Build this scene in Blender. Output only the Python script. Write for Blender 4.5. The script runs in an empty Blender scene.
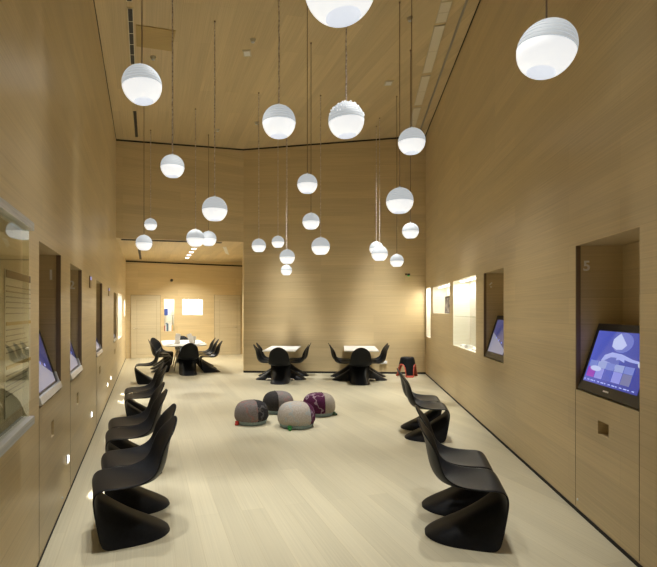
import bpy, bmesh, math, random
from mathutils import Vector, Matrix, Euler
random.seed(7)
R = math.radians
SC = bpy.context.scene
COL = SC.collection

# ------------------------------------------------------------------ camera, world, exposure
H = 1.65                    # eye height
F, PU, PV = 480.0, 290.0, 311.0
cam_d = bpy.data.cameras.new('camera'); cam = bpy.data.objects.new('camera', cam_d); COL.objects.link(cam)
cam.location = (0, 0, H); cam.rotation_euler = (R(90), 0, 0)
cam_d.sensor_width = 36; cam_d.lens = F/657*36
cam_d.shift_x = (328.5-PU)/657; cam_d.shift_y = (PV-283.5)/657
cam_d.clip_start = 0.02
SC.camera = cam
w = bpy.data.worlds.new('world'); SC.world = w; w.use_nodes = True
w.node_tree.nodes['Background'].inputs[0].default_value = (0.5, 0.45, 0.38, 1)
w.node_tree.nodes['Background'].inputs[1].default_value = 0.02
SC.view_settings.view_transform = 'Standard'; SC.view_settings.look = 'None'
SC.view_settings.gamma = 1; SC.view_settings.use_curve_mapping = False
SC.view_settings.exposure = 0.0

def spot(name, loc, target, power, cone=70, blend=0.6, size=0.06, color=(1, 0.9, 0.76)):
    d = bpy.data.lights.new(name, 'SPOT'); d.energy = power; d.spot_size = R(cone); d.spot_blend = blend
    d.shadow_soft_size = size; d.color = color
    o = bpy.data.objects.new(name, d); COL.objects.link(o); o.location = loc
    o.rotation_euler = (Vector(target)-Vector(loc)).to_track_quat('-Z', 'Y').to_euler()
    return o
def area(name, loc, target, power, sx, sy, color=(1, 0.95, 0.86)):
    d = bpy.data.lights.new(name, 'AREA'); d.energy = power; d.shape = 'RECTANGLE'; d.size = sx; d.size_y = sy; d.color = color
    o = bpy.data.objects.new(name, d); COL.objects.link(o); o.location = loc
    o.rotation_euler = (Vector(target)-Vector(loc)).to_track_quat('-Z', 'Y').to_euler()
    return o
# downlights high under the ceiling, two rows following the room
LC = (1, 0.985, 0.945)
for y, pw in ((0.8, 190), (2.9, 330), (5.0, 560), (8.1, 950), (10.6, 820)):
    spot('downlight_left', (-0.8-0.2*(y-4), y, 5.3), (-0.55-0.18*(y-4), y+0.1, 0), pw*0.95, 57, 0.9, 0.12, LC)
    spot('downlight_right', (1.15+0.12*(y-4), y, 5.5), (0.95+0.12*(y-4), y+0.1, 0), pw*0.95, 57, 0.9, 0.12, LC)
# wash light close to the side walls, aimed at their lower half
for y, pw in ((3.3, 330), (5.0, 280), (6.9, 200), (8.8, 190)):
    spot('wall_wash', (-0.72-0.3*y+0.45, y, 5.3), (-0.72-0.3*y+0.75, y+0.05, 0.0), pw, 36, 1.0, 0.05, (1, 0.985, 0.96))
for y, pw in ((3.6, 75), (5.6, 100), (7.6, 110), (9.6, 130)):  # fill spots added to lift the right wall, no known fixture
    spot('wall_wash', (1.8+0.138*y-1.1, y, 5.5), (1.6+0.138*y, y+0.1, 0.0), pw, 30, 1.0, 0.2, LC)
# spots grazing the back wall over the two tables
spot('table_spot', (-0.40, 11.5, 5.7), (0.0, 12.5, 0.4), 1350, 31, 1.0, 0.3, LC)
spot('table_spot', (2.55, 11.3, 5.8), (2.2, 12.4, 0.4), 1350, 31, 1.0, 0.3, LC)

# ------------------------------------------------------------------ pixel geometry helpers
def at(u, v, y):            # point seen at pixel (u, v) at distance y
    return Vector(((u-PU)/F*y, y, H-(v-PV)/F*y))
def fl(u, v):               # floor point
    return at(u, v, F*H/(v-PV))
K = H/1.6
LA, LB = -0.6784*K, -0.3002
RA, RB = 1.7644*K, 0.1377
def yL(u): return LA/((u-PU)/F-LB)
def yR(u): return RA/((u-PU)/F-RB)
def xL(y): return LA+LB*y
def xR(y): return RA+RB*y
def zat(v, y): return H-(v-PV)/F*y
YA = 10.9*K; YB = 12.47*K; YC = 12.17*K
A = Vector((xL(YA), YA, 0)); B = Vector((-1.208*K, YB, 0)); C = Vector((xR(YC), YC, 0))
zA, zB, zC = zat(139.3, YA), zat(149.2, YB), zat(135.3, YC)
YN = -2.6                   # wall behind the camera
XCR = -0.012                # crease in the ceiling runs almost straight back
crN = Vector((B.x+(-0.0125)*(YN-YB), YN, zB))
P_A = Vector((A.x, A.y, zA)); P_B = Vector((B.x, B.y, zB)); P_C = Vector((C.x, C.y, zC))
nL = (P_A-P_B).cross(crN-P_B).normalized(); nR = (P_C-P_B).cross(crN-P_B).normalized()
def plane_z(n, x, y): return P_B.z-(n.x*(x-P_B.x)+n.y*(y-P_B.y))/n.z
def ceil_z(x, y):
    xc = P_B.x+(-0.0125)*(y-YB)
    return plane_z(nL if x < xc else nR, x, y)
def ceil_pt(u, v):
    d = Vector(((u-PU)/F, 1, -(v-PV)/F)); o = Vector((0, 0, H))
    for n in (nL, nR):
        t = (P_B-o).dot(n)/d.dot(n); p = o+d*t
        if (n is nL) == (p.x < P_B.x+(-0.0125)*(p.y-YB)): return p
    return p

# ------------------------------------------------------------------ materials
def mat(name, color, rough=0.5, metal=0.0, emit=None, es=1.0, spec=0.5, coat=0.0):
    m = bpy.data.materials.new(name); m.use_nodes = True
    b = m.node_tree.nodes['Principled BSDF']
    b.inputs['Base Color'].default_value = (*color, 1); b.inputs['Roughness'].default_value = rough
    b.inputs['Metallic'].default_value = metal; b.inputs['Specular IOR Level'].default_value = spec
    b.inputs['Coat Weight'].default_value = coat
    if emit:
        b.inputs['Emission Color'].default_value = (*emit, 1); b.inputs['Emission Strength'].default_value = es
    return m
def noisy(m, c1, c2, scale=20, detail=4, stretch=(1, 1, 1), bump=0.0):
    nt = m.node_tree; N = nt.nodes; L = nt.links; b = N['Principled BSDF']
    tc = N.new('ShaderNodeTexCoord'); mp = N.new('ShaderNodeMapping'); mp.inputs['Scale'].default_value = stretch
    no = N.new('ShaderNodeTexNoise'); no.inputs['Scale'].default_value = scale; no.inputs['Detail'].default_value = detail
    rp = N.new('ShaderNodeValToRGB'); rp.color_ramp.elements[0].position = 0.35; rp.color_ramp.elements[1].position = 0.65
    rp.color_ramp.elements[0].color = (*c1, 1); rp.color_ramp.elements[1].color = (*c2, 1)
    L.new(tc.outputs['Object'], mp.inputs['Vector']); L.new(mp.outputs[0], no.inputs['Vector'])
    L.new(no.outputs[0], rp.inputs[0]); L.new(rp.outputs[0], b.inputs['Base Color'])
    if bump:
        bp = N.new('ShaderNodeBump'); bp.inputs['Strength'].default_value = bump; bp.inputs['Distance'].default_value = 0.01
        L.new(no.outputs[0], bp.inputs['Height']); L.new(bp.outputs[0], b.inputs['Normal'])
    return m
def wood(name, along, across, base, rough=0.36, pl=(2.2, 0.22), var=0.10, spec=0.5, gr=(0.84, 1.10)):
    """bamboo boards: along / across are world vectors; board length and width in metres"""
    m = mat(name, base, rough, spec=spec); nt = m.node_tree; N = nt.nodes; L = nt.links; b = N['Principled BSDF']
    tc = N.new('ShaderNodeTexCoord')
    def dot(v):
        d = N.new('ShaderNodeVectorMath'); d.operation = 'DOT_PRODUCT'; d.inputs[1].default_value = v
        L.new(tc.outputs['Object'], d.inputs[0]); return d.outputs['Value']
    a, c = dot(along), dot(across)
    cb = N.new('ShaderNodeCombineXYZ'); L.new(a, cb.inputs[0]); L.new(c, cb.inputs[1])
    br = N.new('ShaderNodeTexBrick'); br.inputs['Scale'].default_value = 1
    br.inputs['Brick Width'].default_value = pl[0]; br.inputs['Row Height'].default_value = pl[1]
    br.inputs['Mortar Size'].default_value = 0.0012; br.inputs['Mortar Smooth'].default_value = 0.2
    br.inputs['Color1'].default_value = (1-var, 1-var, 1-var, 1); br.inputs['Color2'].default_value = (1, 1, 1, 1)
    br.inputs['Mortar'].default_value = (0.78, 0.74, 0.66, 1); br.offset = 0.37; br.inputs['Bias'].default_value = 0.1
    L.new(cb.outputs[0], br.inputs['Vector'])
    mp = N.new('ShaderNodeMapping'); mp.inputs['Scale'].default_value = (0.9, 75, 1)
    L.new(cb.outputs[0], mp.inputs['Vector'])
    no = N.new('ShaderNodeTexNoise'); no.inputs['Scale'].default_value = 1; no.inputs['Detail'].default_value = 5
    L.new(mp.outputs[0], no.inputs['Vector'])
    mp2 = N.new('ShaderNodeMapping'); mp2.inputs['Scale'].default_value = (0.35, 6, 1)
    L.new(cb.outputs[0], mp2.inputs['Vector'])
    no2 = N.new('ShaderNodeTexNoise'); no2.inputs['Scale'].default_value = 1; no2.inputs['Detail'].default_value = 2
    L.new(mp2.outputs[0], no2.inputs['Vector'])
    rp = N.new('ShaderNodeValToRGB')
    rp.color_ramp.elements[0].position = 0.3; rp.color_ramp.elements[1].position = 0.7
    rp.color_ramp.elements[0].color = (*[x*gr[0] for x in base], 1); rp.color_ramp.elements[1].color = (*[min(1, x*gr[1]) for x in base], 1)
    mx = N.new('ShaderNodeMath'); mx.operation = 'MULTIPLY_ADD'; mx.inputs[1].default_value = 0.65; mx.inputs[2].default_value = 0.0
    L.new(no.outputs[0], mx.inputs[0])
    ad = N.new('ShaderNodeMath'); ad.operation = 'MULTIPLY_ADD'; ad.inputs[1].default_value = 0.35
    L.new(no2.outputs[0], ad.inputs[0]); L.new(mx.outputs[0], ad.inputs[2]); L.new(ad.outputs[0], rp.inputs[0])
    mu = N.new('ShaderNodeMixRGB'); mu.blend_type = 'MULTIPLY'; mu.inputs[0].default_value = 1
    L.new(rp.outputs[0], mu.inputs[1]); L.new(br.outputs['Color'], mu.inputs[2]); L.new(mu.outputs[0], b.inputs['Base Color'])
    return m
dL = Vector((LB, 1, 0)).normalized(); dR = Vector((RB, 1, 0)).normalized()
dBk = (C-B).normalized(); dLt = (B-A).normalized()
Zv = (0, 0, 1)
WALLC = (0.70, 0.56, 0.325)
M = {}
M['wood_left'] = wood('bamboo_left', dL, Zv, WALLC)
M['wood_right'] = wood('bamboo_right', dR, Zv, WALLC)
M['wood_back'] = wood('bamboo_back', dBk, Zv, WALLC)
M['wood_lintel'] = wood('bamboo_lintel', dLt, Zv, WALLC)
M['wood_floor'] = wood('bamboo_floor', dL, (dL.y, -dL.x, 0), (0.55, 0.505, 0.36), 0.36, (2.4, 0.19), 0.13, 0.4, (0.89, 1.08))
M['wood_ceiling'] = wood('bamboo_ceiling', dL, (dL.y, -dL.x, 0), WALLC, 0.5, (2.6, 0.25), 0.14)
M['wood_door'] = wood('bamboo_door', (1, 0, 0), Zv, (0.62, 0.54, 0.37), 0.45, (6, 0.55), 0.08)
M['gap'] = mat('shadow_gap', (0.012, 0.010, 0.008), 0.8)
M['seam2'] = mat('door_joint', (0.34, 0.26, 0.16), 0.7)
M['seam'] = mat('panel_seam', (0.16, 0.11, 0.06), 0.8)
M['black'] = noisy(mat('black_plastic', (0.012, 0.013, 0.015), 0.40, spec=0.12), (0.010, 0.011, 0.013), (0.013, 0.014, 0.0165), 40)
M['white_top'] = mat('white_laminate', (0.82, 0.82, 0.80), 0.35)
M['chrome'] = mat('chrome', (0.75, 0.75, 0.76), 0.18, 1.0)
M['silver'] = noisy(mat('silver_plastic', (0.75, 0.77, 0.80), 0.3, 0.35), (0.72, 0.74, 0.77), (0.80, 0.82, 0.85), 30)
M['brushed'] = noisy(mat('brushed_steel', (0.7, 0.73, 0.78), 0.35, 0.75), (0.62, 0.66, 0.72), (0.80, 0.83, 0.88), 3, 3, (1, 1, 30))
M['bezel'] = mat('black_bezel', (0.018, 0.017, 0.016), 0.35)
M['lit_white'] = noisy(mat('lit_bamboo_lining', (0.86, 0.83, 0.72), 0.6), (0.84, 0.80, 0.68), (0.88, 0.85, 0.75), 6, 3, (0.6, 0.6, 12))  # niche bamboo painted near white, its strong lighting put into the colour
M['shade'] = mat('lamp_ring_shade', (0.30, 0.32, 0.335), 0.7, emit=(0.86, 0.91, 0.94), es=0.46)
M['diff'] = mat('lamp_diffuser', (0.9, 0.9, 0.9), 0.4, emit=(0.93, 0.965, 1.0), es=0.80)
M['well'] = mat('lamp_well', (0.5, 0.52, 0.56), 0.5, emit=(0.82, 0.86, 0.93), es=0.66)
M['beads'] = mat('white_beads', (0.9, 0.9, 0.9), 0.2, emit=(0.9, 0.95, 1), es=0.6)
M['cord'] = mat('brown_cord', (0.26, 0.18, 0.11), 0.6)
M['cord_pale'] = noisy(mat('twisted_cord', (0.5, 0.42, 0.38), 0.4), (0.45, 0.36, 0.31), (0.92, 0.86, 0.82), 45, 2)
M['num'] = mat('grey_numeral', (0.95, 0.93, 0.90), 0.5)
M['led'] = mat('led_white', (1, 1, 1), 0.4, emit=(1, 0.97, 0.9), es=6)
M['led_blue'] = mat('led_blue', (0.2, 0.25, 1), 0.4, emit=(0.35, 0.4, 1.0), es=1.3)
M['plate'] = mat('tan_plate', (0.45, 0.33, 0.18), 0.5)
M['ltan'] = mat('pale_vent', (0.80, 0.74, 0.60), 0.6)
M['lwhite'] = mat('pale_ceiling_plate', (0.62, 0.56, 0.42), 0.5)
M['grill'] = mat('dark_grille', (0.045, 0.04, 0.035), 0.6)
M['gold'] = wood('access_panel_wood', (1, 0, 0), (0, 1, 0), (0.50, 0.36, 0.13), 0.5, (3, 0.3), 0.03)
M['socket'] = mat('white_plastic', (0.8, 0.8, 0.78), 0.4)
gl = bpy.data.materials.new('clear_glass'); gl.use_nodes = True
nt = gl.node_tree; nt.nodes.clear()
o_ = nt.nodes.new('ShaderNodeOutputMaterial'); mxs = nt.nodes.new('ShaderNodeMixShader'); tr = nt.nodes.new('ShaderNodeBsdfTransparent')
tr.inputs[0].default_value = (0.88, 0.90, 0.87, 1); gs = nt.nodes.new('ShaderNodeBsdfGlossy'); gs.inputs['Roughness'].default_value = 0.01
gs.inputs[0].default_value = (0.95, 0.97, 0.95, 1)
fr = nt.nodes.new('ShaderNodeFresnel'); fr.inputs[0].default_value = 1.45
geo = nt.nodes.new('ShaderNodeNewGeometry'); sb_ = nt.nodes.new('ShaderNodeMath'); sb_.operation = 'SUBTRACT'; sb_.use_clamp = True
nt.links.new(fr.outputs[0], sb_.inputs[0]); nt.links.new(geo.outputs['Backfacing'], sb_.inputs[1]); nt.links.new(sb_.outputs[0], mxs.inputs[0]); nt.links.new(tr.outputs[0], mxs.inputs[1]); nt.links.new(gs.outputs[0], mxs.inputs[2])
nt.links.new(mxs.outputs[0], o_.inputs[0]); M['glass'] = gl

# ------------------------------------------------------------------ mesh helpers
def link(name, bm, m, parent=None, smooth=False, loc=None):
    bmesh.ops.recalc_face_normals(bm, faces=bm.faces[:])
    me = bpy.data.meshes.new(name); bm.to_mesh(me); bm.free()
    if m is not None: me.materials.append(m)
    if smooth:
        for p in me.polygons: p.use_smooth = True
    o = bpy.data.objects.new(name, me); COL.objects.link(o)
    if parent: o.parent = parent
    if loc is not None: o.location = loc
    return o
def frame(o, x, y=None):
    """matrix with origin o, local x along x, local z up"""
    x = Vector(x).normalized(); z = Vector((0, 0, 1)); yv = z.cross(x).normalized()
    return Matrix(((x.x, yv.x, z.x, o[0]), (x.y, yv.y, z.y, o[1]), (x.z, yv.z, z.z, o[2]), (0, 0, 0, 1)))
def box(bm, c, s, mtx=None, bev=0.0, seg=2):
    t = bmesh.new(); bmesh.ops.create_cube(t, size=1)
    for v in t.verts: v.co = Vector((v.co.x*s[0]+c[0], v.co.y*s[1]+c[1], v.co.z*s[2]+c[2]))
    if bev: bmesh.ops.bevel(t, geom=t.edges[:], offset=bev, segments=seg, affect='EDGES', profile=0.5)
    if mtx: bmesh.ops.transform(t, matrix=mtx, verts=t.verts)
    me = bpy.data.meshes.new('t'); t.to_mesh(me); t.free(); bm.from_mesh(me); bpy.data.meshes.remove(me)
def tube(bm, pts, r, n=8, cap=True):
    pts = [Vector(p) for p in pts]; rings = []
    rs = r if isinstance(r, (list, tuple)) else [r]*len(pts)
    for i, p in enumerate(pts):
        d = (pts[min(i+1, len(pts)-1)]-pts[max(i-1, 0)]).normalized()
        a = Vector((0, 0, 1)) if abs(d.z) < 0.9 else Vector((1, 0, 0))
        x = d.cross(a).normalized(); y = d.cross(x)
        rings.append([bm.verts.new(p+(x*math.cos(2*math.pi*k/n)+y*math.sin(2*math.pi*k/n))*rs[i]) for k in range(n)])
    for a, b in zip(rings, rings[1:]):
        for k in range(n): bm.faces.new((a[k], a[(k+1) % n], b[(k+1) % n], b[k]))
    if cap: bm.faces.new(rings[0][::-1]); bm.faces.new(rings[-1])
def lathe(bm, prof, n=32, c=(0, 0, 0), cap=True):
    rings = []
    for (r, z) in prof:
        if r < 1e-5: rings.append([bm.verts.new((c[0], c[1], c[2]+z))])
        else: rings.append([bm.verts.new((c[0]+r*math.cos(2*math.pi*k/n), c[1]+r*math.sin(2*math.pi*k/n), c[2]+z)) for k in range(n)])
    for a, b in zip(rings, rings[1:]):
        for k in range(n):
            q = [a[k % len(a)], a[(k+1) % len(a)], b[(k+1) % len(b)], b[k % len(b)]]
            q2 = []
            for v in q:
                if v not in q2: q2.append(v)
            if len(q2) > 2: bm.faces.new(q2)
    if cap:
        for rg in (rings[0], rings[-1]):
            if len(rg) > 2:
                try: bm.faces.new(rg)
                except ValueError: pass
def quad(bm, pts):
    bm.faces.new([bm.verts.new(p) for p in pts])
def prism(bm, poly, mtx, d):
    """polygon (x, z) extruded from y = 0 to y = d in the frame mtx"""
    a = [bm.verts.new(mtx @ Vector((x, 0, z))) for x, z in poly]; b = [bm.verts.new(mtx @ Vector((x, d, z))) for x, z in poly]
    bm.faces.new(a); bm.faces.new(b[::-1]); n = len(poly)
    for k in range(n): bm.faces.new((a[k], a[(k+1) % n], b[(k+1) % n], b[k]))
def new(): return bmesh.new()
def tag(o, label, cat, group=None):
    o['label'] = label; o['category'] = cat
    if group: o['group'] = group
    return o
def thing(name, label, cat, loc=(0, 0, 0), rz=0, group=None):
    o = bpy.data.objects.new(name, None); COL.objects.link(o); o.location = loc; o.rotation_euler = (0, 0, rz)
    o.empty_display_size = 0.1
    return tag(o, label, cat, group)
def struct(o): o['kind'] = 'structure'; return o
def dup(root, loc, rz, label, group=None):
    r = root.copy(); COL.objects.link(r); r.location = loc; r.rotation_euler = (0, 0, rz); r['label'] = label
    if group: r['group'] = group
    for ch in [c for c in bpy.data.objects if c.parent == root]:
        c = ch.copy(); COL.objects.link(c); c.parent = r
        for g in [x for x in bpy.data.objects if x.parent == ch]:
            e = g.copy(); COL.objects.link(e); e.parent = c
    return r

# ------------------------------------------------------------------ room shell
ALCY_L = F*H/(358.6-PV); ALCY_R = F*H/(354-PV)
D1 = Vector((xL(ALCY_L), ALCY_L, 0)); D2 = Vector(((242.3-PU)/F*ALCY_R, ALCY_R, 0))
dFar = (D2-D1).normalized()
bm = new(); quad(bm, [(-9, YN, 0), (7, YN, 0), (7, 20, 0), (-9, 20, 0)])
bmesh.ops.recalc_face_normals(bm, faces=bm.faces[:])
struct(link('floor', bm, M['wood_floor']))
bm = new()
NL = Vector((xL(YN)-0.3, YN, 0)); NR = Vector((xR(YN)+0.3, YN, 0))
def cz(p): return Vector((p.x, p.y, ceil_z(p.x, p.y)))
Ao = A+Vector((-0.4, -0.25, 0)); Co = C+Vector((0.4, 0, 0))
vs = [bm.verts.new(v) for v in (cz(NL), crN, P_B, P_A, cz(Ao))]
bm.faces.new(vs)
vs2 = [bm.verts.new(cz(NR)), bm.verts.new(cz(Co)), bm.verts.new(P_C)]
bm.faces.new([vs[1], vs2[0], vs2[1], vs2[2], vs[2]])
struct(link('ceiling', bm, M['wood_ceiling']))

def wall_with_holes(bm, pf, s0, s1, z0, z1, holes):
    """pf(s, z) -> point on the wall face; holes are (s0, s1, z0, z1)"""
    ss = sorted({s0, s1, *[h[0] for h in holes], *[h[1] for h in holes]}); zs = sorted({z0, z1, *[h[2] for h in holes], *[h[3] for h in holes]})
    vd = {}
    def V(s, z):
        k = (round(s, 5), round(z, 5))
        if k not in vd: vd[k] = bm.verts.new(pf(s, z))
        return vd[k]
    for a, b in zip(ss, ss[1:]):
        for c, d in zip(zs, zs[1:]):
            ms, mz = (a+b)/2, (c+d)/2
            if any(h[0] < ms < h[1] and h[2] < mz < h[3] for h in holes): continue
            bm.faces.new((V(a, c), V(b, c), V(b, d), V(a, d)))
def lining(bm, pf, h, nrm, d, open_front=True):
    """five inner faces of a recess behind hole h, of depth d along nrm"""
    a, b, c, e = pf(h[0], h[2]), pf(h[1], h[2]), pf(h[1], h[3]), pf(h[0], h[3]); n = Vector(nrm)*d
    quad(bm, [a+n, b+n, c+n, e+n])
    for p, q in ((a, b), (b, c), (c, e), (e, a)): quad(bm, [p, q, q+n, p+n])
oL = Vector((-dL.y, dL.x, 0)); oR = Vector((dR.y, -dR.x, 0))       # outward normals of the side walls
pL = lambda s, z: Vector((xL(s), s, z)); pR = lambda s, z: Vector((xR(s), s, z))
def holeL(u0, u1, vt, vb, at1=True):
    a, b = yL(u0), yL(u1); r = b if at1 else a
    return (a, b, zat(vb, r), zat(vt, r))
def holeR(u0, u1, vt, vb):
    """u0 is the far edge; vt, vb measured at the far edge"""
    b, a = yR(u0), yR(u1)
    return (a, b, zat(vb, b), zat(vt, b))
# monitor recesses
nL1 = holeL(39.0, 61.0, 255.3, 389.0); nL2 = holeL(70.2, 81.8, 270.3, 371.5); nL3 = holeL(96.2, 102.2, 283.5, 353.0); nL4 = holeL(113.6, 116.2, 293.3, 340.5)
lL1 = holeL(118.0, 121.8, 295.5, 336.0); lL2 = holeL(123.8, 125.2, 300.0, 316.0)
nR5 = holeR(575.5, 639.6, 246.0, 389.3); nR6 = holeR(483.6, 503.6, 273.4, 356.6)
lR7 = holeR(453.2, 475.8, 281.6, 345.0); lR8 = holeR(432.9, 449.7, 287.6, 313.2); lR9 = holeR(426.4, 430.6, 288.4, 336.6)
# finger-hole pulls
def pullL(u, v, w=0.05, h=0.105):
    y = yL(u); z = zat(v, y); return (y-w, y+w, z-h/2, z+h/2)
def pullR(u, v, w=0.06, h=0.105):
    y = yR(u); z = zat(v, y); return (y-w, y+w, z-h/2, z+h/2)
puL = [pullL(52.6, 428.5, 0.05, 0.12), pullL(77.6, 398.6, 0.06, 0.12), pullL(99.9, 370.3, 0.09, 0.12), pullL(114.9, 351.5, 0.09, 0.12)]
puR = [(yR(608.7), yR(597.8), zat(433.6, yR(597.8)), zat(420.0, yR(597.8)))]
bm = new()
wall_with_holes(bm, pL, YN, ALCY_L, 0, 6.6, [nL1, nL2, nL3, nL4, lL1, lL2]+puL)
for h in (nL1, nL2, nL3, nL4): lining(bm, pL, h, oL, 0.36)
for h in puL: lining(bm, pL, h, oL, 0.10)
wallL = struct(link('wall_left', bm, M['wood_left']))
bm = new()
wall_with_holes(bm, pR, YN, YC, 0, 6.6, [nR5, nR6, lR7, lR8, lR9]+puR)
for h in (nR5, nR6): lining(bm, pR, h, oR, 0.36)
for h in puR: lining(bm, pR, h, oR, 0.10)
wallR = struct(link('wall_right', bm, M['wood_right']))
def lit(name, pf, h, nrm, d, wl, power):
    bm = new(); lining(bm, pf, h, nrm, d); link(name, bm, M['lit_white'], wl)
    ms = (h[0]+h[1])/2; p = pf(ms, h[3]-0.012)+Vector(nrm)*(d*0.45)
    dd = Vector(pf(1, 0)-pf(0, 0)).normalized()
    bm = new(); box(bm, (0, 0, 0), ((h[1]-h[0])*0.9, 0.05, 0.014), frame(p, dd)); link('strip_light', bm, M['led'], wl)
    d_ = bpy.data.lights.new('display_light', 'AREA'); d_.shape = 'RECTANGLE'; d_.size = (h[1]-h[0])*0.9; d_.size_y = d*0.7
    d_.energy = power; d_.color = (1, 0.95, 0.84)
    o = bpy.data.objects.new('display_light', d_); COL.objects.link(o); o.location = p-Vector((0, 0, 0.02))
    o.rotation_euler = (0, 0, math.atan2(dd.y, dd.x))
lit('display_niche', pR, lR7, oR, 0.30, wallR, 11); lit('display_niche', pR, lR8, oR, 0.30, wallR, 7); lit('display_niche', pR, lR9, oR, 0.30, wallR, 12)
lit('display_niche', pL, lL1, oL, 0.28, wallL, 9); lit('display_niche', pL, lL2, oL, 0.28, wallL, 4)

# back wall (right facet) is the front of a closed block that also forms the alcove's right wall
bm = new()
pBk = lambda s, z: B+dBk*s+Vector((0, 0, z))
wall_with_holes(bm, pBk, 0, (C-B).length, 0, 6.6, [])
struct(link('wall_back', bm, M['wood_back']))
bm = new(); quad(bm, [B, D2, D2+Vector((0, 0, 4)), B+Vector((0, 0, 4))]); wAl = struct(link('wall_alcove', bm, M['wood_back']))
# lintel over the alcove opening
zLA, zLB = zat(237.8, A.y), zat(242.1, B.y)
th = Vector((dLt.y*-1, dLt.x, 0))*0.25
bm = new()
f0, f1, f2, f3 = A+Vector((0, 0, zLA)), B+Vector((0, 0, zLB)), B+Vector((0, 0, 6.6)), A+Vector((0, 0, 6.6))
quad(bm, [f0, f1, f2, f3]); quad(bm, [f0+th, f1+th, f2+th, f3+th]); quad(bm, [f0, f1, f1+th, f0+th])
struct(link('wall_lintel', bm, M['wood_lintel']))
# alcove ceiling
zD1, zD2 = zat(260.5, D1.y), zat(262.0, D2.y)
bm = new(); quad(bm, [f0+Vector((-.3, 0, 0)), f1+Vector((.02, 0, 0)), D2+Vector((0.02, 0.02, zD2)), D1+Vector((-0.3, 0, zD1))])
struct(link('ceiling_alcove', bm, M['wood_ceiling']))
# far wall of the alcove with two lit recesses
LF = (D2-D1).length
pF = lambda s, z: D1+dFar*s+Vector((0, 0, z))
nF = Vector((-dFar.y, dFar.x, 0))
def sF(u):
    k = (u-PU)/F       # x = k*y on D1 + s*dFar
    return (D1.x-k*D1.y)/(k*dFar.y-dFar.x)
def holeF(u0, u1, vt, vb):
    a, b = sF(u0), sF(u1); y = (D1+dFar*(a+b)/2).y
    return (a, b, zat(vb, y), zat(vt, y))
hF1 = holeF(164.2, 174.2, 299.5, 331.2); hF2 = holeF(182.3, 202.8, 299.4, 315.2)
bm = new(); wall_with_holes(bm, pF, -0.3, LF, 0, 3.9, [hF1, hF2]); wallF = struct(link('wall_far', bm, wood('bamboo_far', dFar, Zv, WALLC)))
lit('display_niche', pF, hF1, nF, 0.3, wallF, 3); lit('display_niche', pF, hF2, nF, 0.3, wallF, 3)
bm = new(); quad(bm, [(NL.x, YN, 0), (NR.x, YN, 0), (NR.x, YN, 6.6), (NL.x, YN, 6.6)]); struct(link('wall_front', bm, wood('bamboo_front', (1, 0, 0), Zv, WALLC)))

# near-black strips standing in for shade in the gaps along floor and ceiling
def strip(name, p, q, z, hgt, t, nrm):
    bm = new(); d = q-p; Lh = d.length
    box(bm, (Lh/2, 0, 0), (Lh, t, hgt), frame(p+Vector((0, 0, z)), d)); return struct(link(name, bm, M['gap']))
strip('gap_shade_left', pL(YN, 0), pL(ALCY_L, 0), 0.008, 0.016, 0.012, None)
strip('gap_shade_right', pR(YN, 0), pR(YC, 0), 0.014, 0.028, 0.012, None)
strip('gap_shade_back', B.copy(), C.copy(), 0.025, 0.05, 0.012, None)
def cstrip(name, p, q, hgt, t):
    a, b = cz(p), cz(q); bm = new(); d = b-a
    n = Vector((d.y, -d.x, 0)).normalized()*t
    for off in (0,):
        lo = Vector((0, 0, -hgt))
        vs = [bm.verts.new(v) for v in (a-n, b-n, b+n, a+n, a-n+lo, b-n+lo, b+n+lo, a+n+lo)]
        for f in ((0, 1, 2, 3), (4, 5, 6, 7), (0, 1, 5, 4), (1, 2, 6, 5), (2, 3, 7, 6), (3, 0, 4, 7)): bm.faces.new([vs[k] for k in f])
    return struct(link(name, bm, M['gap']))
e = Vector((1e-3, 0, 0))
cstrip('gap_shade_1', A+e, B-e, 0.035, 0.012); cstrip('gap_shade_2', B+e, C-e, 0.035, 0.012)
cstrip('gap_shade_3', pL(YN, 0), A, 0.014, 0.008); cstrip('gap_shade_4', pR(YN, 0), C, 0.02, 0.012)
bm = new(); a, b = D1+Vector((0, 0, zD1)), D2+Vector((0, 0, zD2)); dd = b-a
box(bm, (dd.length/2, 0, -0.025), (dd.length, 0.02, 0.05), frame(a, (dFar.x, dFar.y, 0))); struct(link('gap_shade_5', bm, M['gap']))
# dark slot diffuser under the lintel
bm = new(); box(bm, (1.42, 0.16, -0.018), (2.55, 0.07, 0.02), Matrix.Translation(f0+Vector((0, 0, 0.0))) @ (f1-f0).to_track_quat('X', 'Z').to_matrix().to_4x4())
tag(link('slot_diffuser', bm, M['grill']), 'long dark slot diffuser under the lintel of the rear alcove', 'air vent')

# wall seams (fine joints of the service panels)
def seam(pf, s, z0, z1, wl, wdt=0.004, zh=None):
    bm = new(); dd = Vector(pf(1, 0)-pf(0, 0)).normalized()
    box(bm, (0, 0, (z1-z0)/2), (wdt, 0.003, z1-z0), frame(pf(s, z0), dd)); o = link('panel_seam', bm, M['seam'], wl)
seam(pR, nR5[1]-0.002, 0.045, nR5[2], wallR); seam(pR, nR5[0]+0.002, 0.045, nR5[2], wallR)
seam(pL, nL1[0]+0.002, 0.03, nL1[2], wallL); seam(pL, nL2[0]+0.002, 0.03, nL2[2], wallL, 0.006)
seam(pL, nL3[0]+0.002, 0.03, nL3[2], wallL, 0.008)
def jamb(pf, h, nrm, wl, far, m):
    bm = new(); s = h[1] if far else h[0]; dd = Vector(pf(1, 0)-pf(0, 0)).normalized()
    box(bm, (-0.005, 0, (h[3]-h[2])/2), (0.010, 0.034, h[3]-h[2]-0.004), frame(pf(s, h[2])+Vector(nrm)*0.018, dd)); link('niche_edge', bm, m, wl)
M['edge'] = mat('dark_bronze_edge', (0.22, 0.15, 0.09), 0.5)
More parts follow.
